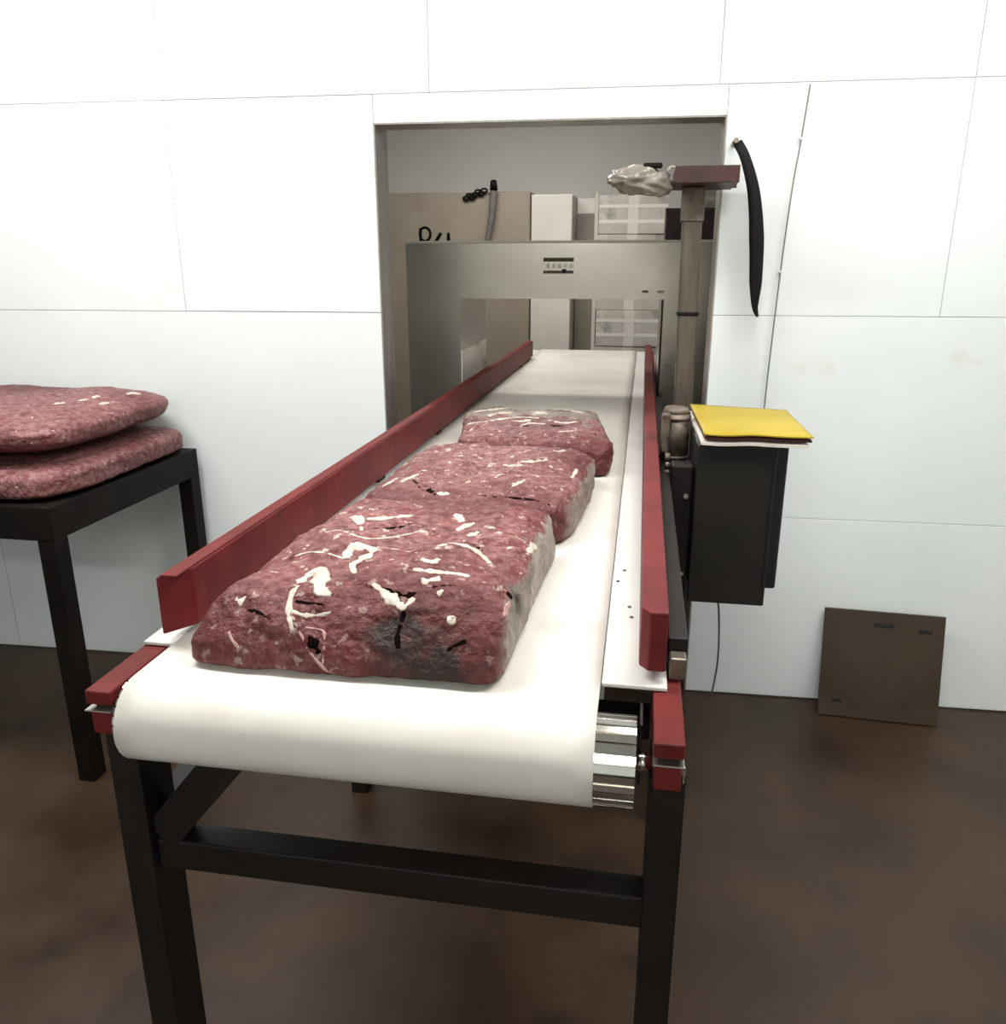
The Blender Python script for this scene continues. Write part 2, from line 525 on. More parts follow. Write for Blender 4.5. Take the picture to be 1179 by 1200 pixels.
def guide_rail(outline, z0, z1, lip):
    bm = bmesh.new()
    a = [bm.verts.new((x, y, z0)) for x, y in outline]
    b = [bm.verts.new((x, y, z1)) for x, y in outline]
    m_ = len(outline)
    bm.faces.new(a[::-1]); bm.faces.new(b)
    for i in range(m_):
        bm.faces.new((a[i], a[(i + 1) % m_], b[(i + 1) % m_], b[i]))
    bmesh.ops.recalc_face_normals(bm, faces=bm.faces)
    bmesh.ops.bevel(bm, geom=list(bm.edges), offset=0.0025, segments=2, affect='EDGES', profile=0.5)
    r_ = cmesh('guide_rail', bm, 'red')
    # feet that carry the rail on the slide plate
    for k in range(6):
        y = 1.3 + k * 0.62
        if 3.1 < y < 3.9: continue
        cbox('rail_foot', (lip[0], y, BZ - 0.0005), (lip[1], y + 0.05, z0 + 0.002), 'dark', r_)
    return r_


railL = guide_rail([(-0.672, 0.985), (-0.640, 1.030), (-0.640, 4.85), (-0.672, 4.85)], 0.912, 1.002, (-0.668, -0.645))
railR = guide_rail([(0.016, 1.000), (0.028, 0.985), (0.051, 0.985), (0.051, 4.75), (0.016, 4.75)], 0.915, 1.000, (0.02, 0.048))
# cover strip on top of the left rail
cbox('cap_strip', (-0.6685, 0.9905, 1.0022), (-0.6425, 4.84, 1.0045), 'redtop', railL, 0.001, 1)

# red side bars below the plates, with the slotted shaft carriers
for s, xa, xb in ((-1, -0.706, -0.668), (1, 0.036, 0.073)):
    for ya, yb in ((0.85, 3.2), (3.83, 5.46)):
        br = cbox('side_bar', (xa, ya, 0.872), (xb, yb, 0.893), 'redtop', bev=0.003)
        cbox('lower_bar', (xa + 0.002, ya + 0.004, 0.826), (xb - 0.002, yb, 0.861), 'red', br, 0.003)
        cbox('slot_web', (xa + 0.006, ya + 0.012, 0.861), (xb - 0.006, yb - 0.01, 0.872), 'dark', br)
    ca = cbox('shaft_carrier', (xa, 0.845, 0.864), (xb, 0.90, 0.8665), 'bolt', None, 0.0008, 1)
    if s > 0: cbox('carrier_tab', (xb - 0.001, 0.845, 0.845), (xb + 0.001, 0.849, 0.866), 'bolt', ca)
cbox('side_cover', (0.0545, 1.032, 0.8935), (0.081, 3.19, 0.944), 'dark', None, 0.002)
cbox('end_block', (0.057, 1.006, 0.894), (0.079, 1.031, 0.926), 'steeldull', None, 0.002)
cbox('adjuster_rod', (0.020, 0.90, 0.8), (0.0235, 0.955, 0.885), 'dark')

# legs
for x0, x1 in ((-0.718, -0.672), (0.036, 0.080)):
    for y in (0.89, 4.9):
        lg = cbox('leg', (x0, y, 0.0), (x1, y + 0.075, 0.826), 'dark', None, 0.003)
        cbox('foot_plate', (x0 - 0.02, y - 0.02, 0.0), (x1 + 0.02, y + 0.095, 0.008), 'dark', lg)
midl = cbox('leg', (0.082, 1.87, 0.0), (0.130, 1.93, 0.985), 'dark', None, 0.003)
cbox('leg', (-0.752, 1.87, 0.0), (-0.708, 1.93, 0.90), 'dark', None, 0.003)
cbox('leg_bracket', (0.0735, 1.88, 0.83), (0.082, 1.92, 0.89), 'dark', midl)
cbox('leg_bracket', (-0.708, 1.88, 0.83), (-0.704, 1.92, 0.89), 'dark')
for x, z, s in ((0.117, 0.915, 0.006), (0.119, 0.722, 0.005), (0.090, 0.722, 0.005), (0.095, 0.48, 0.005)):
    bm = bmesh.new(); cyl_bm(bm, (x, 1.862, z), (x, 1.8705, z), s, seg=6)
    cmesh('bolt', bm, 'bolt', midl)
# front frame: cross members and diagonal brace
cbox('cross_member', (-0.672, 0.905, 0.57), (0.040, 0.95, 0.62), 'dark', None, 0.003)
bm = bmesh.new()
a, b = Vector((-0.665, 0.925, 0.625)), Vector((-0.520, 0.925, 0.80))
d = (b - a).normalized(); nrm = Vector((d.z, 0, -d.x)) * 0.027
vs = []
for yy in (-0.02, 0.02):
    for p in (a - nrm, a + nrm, b + nrm, b - nrm):
        vs.append(bm.verts.new(p + Vector((0, yy, 0))))
for q in ((0, 1, 2, 3), (7, 6, 5, 4), (0, 4, 5, 1), (1, 5, 6, 2), (2, 6, 7, 3), (3, 7, 4, 0)):
    bm.faces.new([vs[i] for i in q])
cmesh('diagonal_brace', bm, 'dark')
cbox('under_frame', (-0.668, 1.02, 0.79), (0.036, 1.06, 0.825), 'dark')
cbox('under_pan', (-0.640, 1.06, 0.765), (0.02, 1.10, 0.79), 'dark')
cbox('lower_stringer', (-0.712, 0.965, 0.60), (-0.678, 1.87, 0.65), 'dark')

# gear motor on the right flank
bm = bmesh.new()
mx, my = 0.094, 2.10
for (z0, z1, r0, r1) in ((0.925, 0.95, 0.022, 0.034), (0.95, 1.07, 0.036, 0.036), (1.07, 1.085, 0.036, 0.028)):
    cyl_bm(bm, (mx, my, z0), (mx, my, z1), r0, r1, seg=26)
mot = cmesh('gear_motor', bm, 'motor')
for k in range(2):
    bm = bmesh.new(); cyl_bm(bm, (mx, my, 0.955 + k * 0.10), (mx, my, 0.963 + k * 0.10), 0.0385, seg=26)
    cmesh('cooling_fin', bm, 'motor', mot)
cbox('terminal_box', (0.060, 2.045, 0.975), (0.078, 2.075, 1.075), 'motor', mot, 0.004)
cbox('motor_bracket', (0.060, 2.05, 0.905), (0.130, 2.15, 0.925), 'dark', mot, 0.002)
cbox('motor_plate', (0.052, 2.09, 0.84), (0.060, 2.12, 0.925), 'dark', mot)
random.seed(5)
for k in range(7):                                  # drive chain beside the rail
    z = 0.865 + k * 0.019
    bm = bmesh.new()
    cyl_bm(bm, (0.068, 1.985, z), (0.080, 1.985, z), 0.0105, seg=12)
    cmesh('chain_link', bm, 'steeldull' if k % 2 else 'motor', mot)
# bolts and specks on the right slide plate
for x, y in ((-0.012, 1.395), (0.000, 1.23), (-0.022, 1.34), (0.004, 1.19)):
    bm = bmesh.new(); cyl_bm(bm, (x, y, BZ - 0.0006), (x, y, BZ + 0.0015), 0.0035, 0.0025, seg=8)
    cmesh('screw', bm, 'motor')

# ------------------------------------------------------------------ metal detector arch
MY0, MY1 = 3.24, 3.78
AX0, AX1, AZ0, AZ1 = -0.720, 0.064, 0.745, 1.306
MX0, MX1, MZ0, MZ1 = -0.937, 0.250, 0.46, 1.515
det = empty('metal_detector', (-0.34, 3.51, 0), 'square stainless steel metal detector arch around the belt', 'machine')
DO = Vector(det.location)


def dbox(name, lo, hi, m, parent=None, bev=0.0, seg=2):
    o = box(name, lo, hi, m, None, bev, seg, off=DO); o.parent = parent or det
    return o


bm = bmesh.new()
ou = [(MX0, MZ0), (MX1, MZ0), (MX1, MZ1), (MX0, MZ1)]
iu = [(AX0, AZ0), (AX1, AZ0), (AX1, AZ1), (AX0, AZ1)]
V = {}
for kk, yy in ((0, MY0), (1, MY1)):
    V['o', kk] = [bm.verts.new((x, yy, z)) for x, z in ou]
    V['i', kk] = [bm.verts.new((x, yy, z)) for x, z in iu]
for i in range(4):
    j = (i + 1) % 4
    bm.faces.new((V['o', 0][i], V['o', 0][j], V['i', 0][j], V['i', 0][i]))
    bm.faces.new((V['o', 1][j], V['o', 1][i], V['i', 1][i], V['i', 1][j]))
    bm.faces.new((V['o', 0][j], V['o', 0][i], V['o', 1][i], V['o', 1][j]))
    bm.faces.new((V['i', 0][i], V['i', 0][j], V['i', 1][j], V['i', 1][i]))
bmesh.ops.recalc_face_normals(bm, faces=bm.faces)
bmesh.ops.bevel(bm, geom=[e for e in bm.edges if len(e.link_faces) == 2 and e.calc_face_angle() > 0.5], offset=0.004, segments=2, affect='EDGES')
bmesh.ops.translate(bm, verts=bm.verts, vec=-DO)
from_bm('housing', bm, 'steel', det)
dbox('top_trim', (MX0 - 0.004, MY0 - 0.006, MZ1 - 0.004), (MX1 + 0.004, MY1, MZ1 + 0.006), 'cabwhite', None, 0.002)
ap = dbox('aperture_trim', (AX0 - 0.012, MY0 - 0.004, AZ1), (AX1 + 0.012, MY0, AZ1 + 0.012), 'steel')
dbox('aperture_trim', (AX1, MY0 - 0.004, AZ0), (AX1 + 0.008, MY0, AZ1), 'dark')
dbox('pale_panel', (AX0, MY0 + 0.004, 0.80), (AX0 + 0.004, MY1 - 0.004, 1.10), 'cabwhite')  # pale sheet low on the left inner wall of the aperture
for x, z in ((0.000, 1.335), (0.058, 1.335), (0.105, 0.98), (0.10, 1.06)):
    dbox('fixing', (x - 0.012, MY0 - 0.005, z - 0.004), (x + 0.012, MY0, z + 0.004), 'motor', None, 0.001, 1)
lp = dbox('name_plate', (-0.392, MY0 - 0.003, 1.398), (-0.272, MY0, 1.460), 'steel')
dbox('print_bar', (-0.390, MY0 - 0.0045, 1.444), (-0.274, MY0 - 0.003, 1.458), 'ink', lp)
dbox('print_bar', (-0.390, MY0 - 0.0045, 1.400), (-0.274, MY0 - 0.003, 1.411), 'ink', lp)
dbox('print_dot', (-0.318, MY0 - 0.005, 1.402), (-0.302, MY0 - 0.003, 1.416), 'black', lp)
for k in range(5):
    dbox('print_mark', (-0.378 + k * 0.022, MY0 - 0.0043, 1.420), (-0.366 + k * 0.022, MY0 - 0.003, 1.436), 'carton', lp)
for x in (MX0 + 0.03, MX1 - 0.09):
    for y in (MY0 + 0.04, MY1 - 0.10):
        dbox('leg', (x, y, 0), (x + 0.06, y + 0.06, MZ0 + 0.003), 'steeldull')
# lifting eye and two cable glands on the housing
bm = bmesh.new()
ring = [Vector((-0.893 + 0.022 * math.cos(t), 3.38, 1.551 + 0.026 * math.sin(t))) for t in [2 * PI * i / 24 for i in range(25)]]
tube_bm(bm, ring, 0.0055, 8)
cyl_bm(bm, (-0.912, 3.38, 1.519), (-0.912, 3.38, 1.575), 0.006, seg=10)
bmesh.ops.translate(bm, verts=bm.verts, vec=-DO)
from_bm('lifting_eye', bm, 'black', det)
for x, lean in ((-0.838, 0.012), (-0.796, 0.0)):
    bm = bmesh.new(); cyl_bm(bm, (x - lean, 3.38, 1.519), (x + lean, 3.38, 1.556), 0.008, 0.006, seg=12)
    bmesh.ops.translate(bm, verts=bm.verts, vec=-DO)
    from_bm('cable_gland', bm, 'black', det)

# red crates and a carton on the arch
def crate(x0, x1, y0, y1, z0, h, label):
    e = empty('crate', ((x0 + x1) / 2, (y0 + y1) / 2, z0), label, 'crate')
    wx, wy = (x1 - x0) / 2, (y1 - y0) / 2
    box('floor_panel', (-wx, -wy, 0), (wx, wy, 0.008), 'crate', e)
    for s in (-1, 1):
        box('side_panel', (s * wx - (0.008 if s > 0 else 0), -wy, 0.008), (s * wx + (0.008 if s < 0 else 0), wy, h), 'crate', e)
        box('end_panel', (-wx + 0.008, s * wy - (0.008 if s > 0 else 0), 0.008), (wx - 0.008, s * wy + (0.008 if s < 0 else 0), h), 'crate', e)
    r = box('rim', (-wx - 0.004, -wy - 0.004, h - 0.016), (wx + 0.004, -wy, h), 'crate', e, 0.002, 1)
    for k in range(3):
        box('rib', (-wx + 0.03 + k * 0.06, -wy - 0.004, 0.008), (-wx + 0.036 + k * 0.06, -wy, h - 0.016), 'crate', e)
    return e


crate(0.066, 0.248, 3.32, 3.62, 1.5215, 0.115, 'dark red plastic crate standing on the steel arch')
e = empty('carton', (0.21, 3.47, 1.6375), 'small pale carton on the dark red crate', 'box')
box('body', (-0.06, -0.05, 0), (0.05, 0.05, 0.075), 'carton', e, 0.002)
box('tape', (-0.06, -0.0515, 0.03), (0.05, -0.05, 0.045), 'cabwhite', e)

# ------------------------------------------------------------------ things in the room behind
def cabinet(name, x0, x1, y0, y1, h, m, label, cat, split=1, handle=True):
    e = empty(name, ((x0 + x1) / 2, (y0 + y1) / 2, 0), label, cat)
    wx, wy = (x1 - x0) / 2, (y1 - y0) / 2
    box('body', (-wx, -wy + 0.02, 0), (wx, wy, h), m, e, 0.004)
    dw = 2 * wx / split
    for k in range(split):
        d_ = box('door', (-wx + k * dw + 0.003, -wy, 0.05), (-wx + (k + 1) * dw - 0.003, -wy + 0.02, h - 0.012), m, e, 0.003)
        if handle:
            box('handle', (-wx + (k + 1) * dw - 0.05, -wy - 0.02, 0.95), (-wx + (k + 1) * dw - 0.035, -wy, 1.12), 'steeldull', d_, 0.003)
    return e


cabinet('cabinet', -2.06, -0.822, 6.0, 6.6, 1.925, 'beige', 'wide beige cabinet behind the steel arch', 'cabinet', 1, False)
cabinet('cabinet', -0.815, -0.525, 6.0, 6.6, 1.905, 'cabwhite', 'narrow white cabinet beside the beige one', 'cabinet', 1, False)
bm = bmesh.new()
e = empty('shelf_post_panel', (-0.45, 6.3, 0), 'grey upright panel with white edge strip between white cabinet and cartons', 'panel')
box('lower_panel', (-0.065, -0.02, 0), (0.062, 0.02, 1.79), 'cabgrey', e, 0.003)
box('upper_panel', (-0.065, -0.015, 1.79), (0.062, 0.02, 1.895), 'backwall', e, 0.003)
box('edge_strip', (0.064, -0.05, 0), (0.092, 0.02, 1.93), 'cabwhite', e, 0.002)
random.seed(11)
zz = 0.0
names = ['bottom', 'second', 'third', 'fourth', 'fifth', 'sixth', 'seventh']
e = empty('pallet', (-0.10, 6.2, 0), 'low wooden pallet under the carton stack behind the arch', 'pallet')
for k in range(3): box('runner', (-0.25, -0.22 + k * 0.2, 0), (0.25, -0.18 + k * 0.2, 0.09), 'beige', e)
for k in range(4): box('board', (-0.25 + k * 0.13, -0.24, 0.09), (-0.14 + k * 0.13, 0.24, 0.108), 'beige', e)
zz = 0.1085
for k in range(7):
    h = 0.255
    dx = random.uniform(-0.008, 0.008)
    e = empty('carton', (-0.10 + dx, 6.18 + random.uniform(-0.008, 0.008), zz), 'pale shipping carton, %s in the stack behind the arch' % (names[k] if k else 'lowest'), 'box', random.uniform(-0.02, 0.02), 'stacked pale cartons')
    box('body', (-0.24, -0.2, 0), (0.23, 0.2, h - 0.003), 'carton', e, 0.004)
    box('tape', (-0.04, -0.2015, 0.0), (0.03, -0.2, h - 0.003), 'cabwhite', e)
    for zs in (0.07, 0.17): box('strap', (-0.24, -0.2016, zs), (0.23, -0.2, zs + 0.022), 'backwall', e)
    zz += h

# hose on a hook at the cabinet
e = empty('hose', (-1.07, 5.96, 1.60), 'grey hose with black nozzle hanging in front of beige cabinet', 'hose')
tube('tube', [(0.0, -0.02, 0.345), (-0.005, -0.02, 0.25), (-0.02, -0.02, 0.12), (-0.06, -0.02, -0.05), (-0.13, -0.02, -0.35)], [0.026, 0.026, 0.022, 0.016, 0.014], 'cable', e, 12)
bm = bmesh.new(); cyl_bm(bm, (0, -0.02, 0.335), (0.004, -0.05, 0.385), 0.028, 0.022, seg=16)
from_bm('nozzle', bm, 'black', e)
box('hook', (-0.012, -0.006, 0.33), (0.012, 0.039, 0.345), 'steeldull', e)
e = empty('chain', (-1.19, 5.985, 1.88), 'short black chain draped on the top edge of beige cabinet', 'chain')
for k in range(7):
    t = k / 6
    bm = bmesh.new()
    c = Vector((-0.085 + 0.13 * t, -0.005, 0.0 + 0.05 * t + 0.012 * math.sin(k * 2.1)))
    ring = [c + Vector((0.02 * math.cos(q), 0.008 * math.sin(q * 2), 0.013 * math.sin(q))) for q in [2 * PI * i / 14 for i in range(15)]]
    tube_bm(bm, ring, 0.007, 6)
    from_bm('link', bm, 'black', e)

# ------------------------------------------------------------------ post with tray, bag
post = empty('metal_post', (0.138, 2.45, 0), 'grey square metal post standing at the hatch edge with black band', 'post')
bm = bmesh.new()
b0, b1 = (0.004, 0.0), (-0.020, 0.0)
hw = 0.027
q0 = [(-hw, -hw), (hw, -hw), (hw, hw), (-hw, hw)]
v0 = [bm.verts.new((b0[0] + x, y, 0.006)) for x, y in q0]
v1 = [bm.verts.new((b1[0] + x, y, 1.636)) for x, y in q0]
bm.faces.new(v0[::-1]); bm.faces.new(v1)
for i in range(4): bm.faces.new((v0[i], v0[(i + 1) % 4], v1[(i + 1) % 4], v1[i]))
bmesh.ops.bevel(bm, geom=list(bm.edges), offset=0.005, segments=2, affect='EDGES')
from_bm('shaft', bm, 'postm', post)
box('band', (-0.046, -0.031, 1.293), (0.016, 0.031, 1.303), 'black', post, 0.002, 1)
box('base_plate', (-0.045, -0.07, 0), (0.055, 0.07, 0.006), 'dark', post)
box('upper_sleeve', (-0.050, -0.031, 1.545), (0.012, 0.031, 1.636), 'motor', post, 0.004)

tr = empty('tray', (0.152, 2.45, 1.637), 'dark red metal tray on top of the grey post', 'tray')
box('tray_floor', (-0.085, -0.11, 0), (0.072, 0.11, 0.006), 'tray', tr, 0.002, 1)
for lo, hi in (((-0.085, -0.114, 0), (0.072, -0.108, 0.042)), ((-0.085, 0.108, 0), (0.072, 0.114, 0.042)), ((-0.089, -0.114, 0), (-0.083, 0.114, 0.042)), ((0.070, -0.114, 0), (0.076, 0.114, 0.042))):
    box('tray_rim', lo, hi, 'tray', tr, 0.0015, 1)
box('corner_tab', (0.060, -0.116, -0.014), (0.070, -0.112, 0.004), 'tray', tr)

bag = empty('plastic_bag', (0.0, 2.43, 1.59), 'crumpled translucent grey plastic bag hanging off the red tray', 'bag')
bm = bmesh.new()
bmesh.ops.create_icosphere(bm, subdivisions=4, radius=1.0)
for v in bm.verts:
    p = v.co.copy()
    sx = 0.088; sz = 0.030 + 0.014 * (p.x + 1) / 2
    q = Vector((p.x * sx - 0.028, p.y * 0.07, p.z * sz + 0.064 - 0.022 * (p.x > 0.2) * (p.x - 0.2)))
    nz = noise.noise(Vector((p.x * 2.3, p.y * 2.3, p.z * 4))) + 0.6 * noise.noise(Vector((p.x * 6, p.y * 5, p.z * 9)))
    q += p * 0.013 * nz
    v.co = q
from_bm('film', bm, 'bag', bag, True)
tube('handle', [(0.045, -0.01, 0.085), (0.054, -0.01, 0.0955), (0.062, -0.01, 0.0945), (0.068, -0.01, 0.0935)], 0.004, 'bag', bag)
box('dark_tab', (-0.02, -0.06, 0.090), (0.030, -0.03, 0.102), 'black', bag, 0.003, 1)

# ------------------------------------------------------------------ control box, folder, cables
cb = empty('control_box', (0.225, 1.90, 0.66), 'black metal control box bolted beside the conveyor leg', 'control box')
CBO = Vector(cb.location)


def kbox(name, lo, hi, m, bev=0.0, parent=None):
    o = box(name, lo, hi, m, None, bev, 2, off=CBO); o.parent = parent or cb
    return o


kbox('door', (0.136, 1.85, 0.657), (0.312, 1.878, 1.040), 'box', 0.003)
kbox('body', (0.134, 1.88, 0.690), (0.340, 2.14, 1.040), 'boxdark', 0.006)
kbox('bracket', (0.1305, 1.89, 0.80), (0.134, 1.925, 0.98), 'dark')
kbox('hinge', (0.305, 1.846, 0.70), (0.309, 1.850, 1.02), 'boxdark')
for z in (0.69, 0.86, 1.0):
    bm = bmesh.new(); cyl_bm(bm, (0.1475, 1.847, z), (0.1475, 1.8505, z), 0.003, seg=8)
    bmesh.ops.translate(bm, verts=bm.verts, vec=-CBO); from_bm('screw', bm, 'boxdark', cb)

fo = empty('folder', (0.27, 2.08, 1.0405), 'bright yellow folder lying on top of the black control box', 'folder')


def sheet(name, corners, z, th, m, wave, parent, seed=0, front_drop=0.0):
    """a sagging sheet with thickness; corners are (x, y) near-left, near-right, far-right, far-left"""
    bm = bmesh.new(); N1, N2 = 20, 14
    top, bot = [], []
    c = [Vector((x, y, 0)) for x, y in corners]
    for j in range(N2 + 1):
        rt, rb = [], []
        for i in range(N1 + 1):
            u, v = i / N1, j / N2
            p = (c[0] * (1 - u) + c[1] * u) * (1 - v) + (c[3] * (1 - u) + c[2] * u) * v
            zz_ = z + wave * (noise.noise(Vector((u * 3 + seed, v * 2, seed))) + 0.7) * (1 - v * 0.6) - front_drop * (u ** 2)
            rt.append(bm.verts.new((p.x, p.y, zz_ + th))); rb.append(bm.verts.new((p.x, p.y, zz_)))
        top.append(rt); bot.append(rb)
    for j in range(N2):
        for i in range(N1):
            f = bm.faces.new((top[j][i], top[j][i + 1], top[j + 1][i + 1], top[j + 1][i])); f.smooth = True
            f = bm.faces.new((bot[j][i + 1], bot[j][i], bot[j + 1][i], bot[j + 1][i + 1])); f.smooth = True
    for i in range(N1):
        bm.faces.new((bot[0][i], bot[0][i + 1], top[0][i + 1], top[0][i]))
        bm.faces.new((bot[N2][i + 1], bot[N2][i], top[N2][i], top[N2][i + 1]))
    for j in range(N2):
        bm.faces.new((bot[j + 1][0], bot[j][0], top[j][0], top[j + 1][0]))
        bm.faces.new((bot[j][N1], bot[j + 1][N1], top[j + 1][N1], top[j][N1]))
    return from_bm(name, bm, m, parent)


FX, FY = 0.27, 2.08
cov = [(0.146 - FX, 1.835 - FY), (0.380 - FX, 1.835 - FY), (0.380 - FX, 2.20 - FY), (0.136 - FX, 2.26 - FY)]
sheet('paper_stack', [(x * 0.99 - 0.006, y + 0.002) for x, y in cov], 0.001, 0.007, 'paper', 0.0035, fo, 2)
sheet('inner_card', [(x * 0.985, y + 0.004) for x, y in cov], 0.0135, 0.005, 'reddark', 0.0035, fo, 2)
sheet('cover', cov, 0.0235, 0.003, 'yellow', 0.004, fo, 2)

wr = Vector((0.19, 1.93, 0.69)) - CBO
for pl in ([(0.0, 0.0, 0.001)] + [Vector(p) - Vector((0.19, 1.93, 0.69)) for p in ((0.212, 1.97, 0.64), (0.250, 2.20, 0.50), (0.284, 2.42, 0.30), (0.297, 2.52, 0.15), (0.292, 2.575, 0.004))],
           [(0.0, 0.0, 0.001), (-0.02, -0.004, -0.006), (-0.046, -0.008, -0.008)]):
    tube('power_cable', [Vector(p) + wr for p in pl], 0.003, 'cable', cb, 8)

ST_Y = 2.56
st = empty('strap', (0.29, ST_Y, 1.285), 'black rubber strap hanging from a peg on the white wall', 'strap')
P = [(-0.055, -0.012, 0.475), (-0.030, -0.02, 0.43), (0.000, -0.02, 0.34), (0.018, -0.02, 0.22), (0.026, -0.02, 0.10), (0.030, -0.02, 0.03), (0.040, -0.02, 0.0)]
bm = bmesh.new()
pts = catmull([Vector(p) for p in P], 8)
wid = [0.013, 0.014, 0.0175, 0.021, 0.018, 0.009, 0.003]
rr = []
for i in range(len(pts)):
    t = i / (len(pts) - 1) * 6; j = min(int(t), 5); rr.append(wid[j] + (wid[j + 1] - wid[j]) * (t - j))
tube_bm(bm, pts, rr, 10, [Vector((0, -1, 0))] * len(pts), 0.35)
from_bm('band', bm, 'black', st)
cyl('peg', (-0.06, -0.028, 0.478), (-0.06, 0.0545, 0.478), 0.007, 'steeldull', st)
e = empty('hanging_wire', (0.394, 2.606, 1.01), 'thin grey wire running down the white wall behind the yellow folder', 'wire')
tube('wire', [(0.030, -0.004, 0.90), (0.020, -0.004, 0.76), (0.008, -0.004, 0.62), (-0.002, -0.004, 0.40), (-0.010, -0.004, 0.10), (-0.012, -0.004, -0.10)], 0.0022, 'cable', e, 6)
for z, x in ((0.76, 0.020), (0.40, -0.002)):
    box('clip', (x - 0.004, -0.0062, z), (x + 0.004, 0.008, z + 0.006), 'plain', e)

# leaning board
lb_w, lb_h, lb_t = 0.366, 0.358, 0.012
brd = empty('board', (0.815, 2.513, 0.004), 'flat square brown board leaning on the white wall', 'board', math.radians(-3.0))
ang = math.radians(-13.5)
R = Matrix.Rotation(ang, 4, 'X') @ Matrix.Rotation(math.radians(0.0), 4, 'Y')
bm = bmesh.new(); box_bm(bm, (-lb_w / 2, 0, 0), (lb_w / 2, lb_t, lb_h), 0.002)
bmesh.ops.transform(bm, matrix=R, verts=bm.verts); from_bm('plate', bm, 'board', brd)
for x, z, sx, sz in ((0.0, 0.315, 0.03, 0.007), (0.125, 0.305, 0.02, 0.006), (-0.125, 0.055, 0.016, 0.006)):
    bm = bmesh.new(); box_bm(bm, (x - sx, -0.0015, z - sz), (x + sx, 0.001, z + sz), 0.0012, 1)
    bmesh.ops.transform(bm, matrix=R, verts=bm.verts); from_bm('scuff_plate', bm, 'boxdark', brd)

# ------------------------------------------------------------------ table at the left
TX1, TY0, TY1, TZ = -1.500, 1.790, 2.525, 0.826
TX0 = -2.55
tb = empty('table', ((TX0 + TX1) / 2, (TY0 + TY1) / 2, 0), 'dark metal table against the white wall carrying meat slabs', 'table')
TO = Vector(tb.location)


def tbox(name, lo, hi, m, bev=0.002):
    o = box(name, lo, hi, m, None, bev, 2, off=TO); o.parent = tb
    return o


RT = 0.092
tbox('top_sheet', (TX0 + 0.04, TY0 + 0.04, TZ - 0.012), (TX1 - 0.04, TY1 - 0.04, TZ - 0.002), 'tabledark')
tbox('apron', (TX1 - 0.04, TY0, TZ - RT), (TX1, TY1, TZ), 'tabledark')
tbox('apron', (TX0, TY0, TZ - RT), (TX0 + 0.04, TY1, TZ), 'tabledark')
tbox('apron', (TX0 + 0.04, TY0, TZ - RT), (TX1 - 0.04, TY0 + 0.04, TZ), 'tabledark')
tbox('apron', (TX0 + 0.04, TY1 - 0.04, TZ - RT), (TX1 - 0.04, TY1, TZ), 'tabledark')
for x in (TX0, TX1 - 0.05):
    for y in (TY0, TY1 - 0.055):
        tbox('leg', (x, y + 0.001, 0), (x + 0.05, y + 0.055, TZ - RT), 'tabledark')

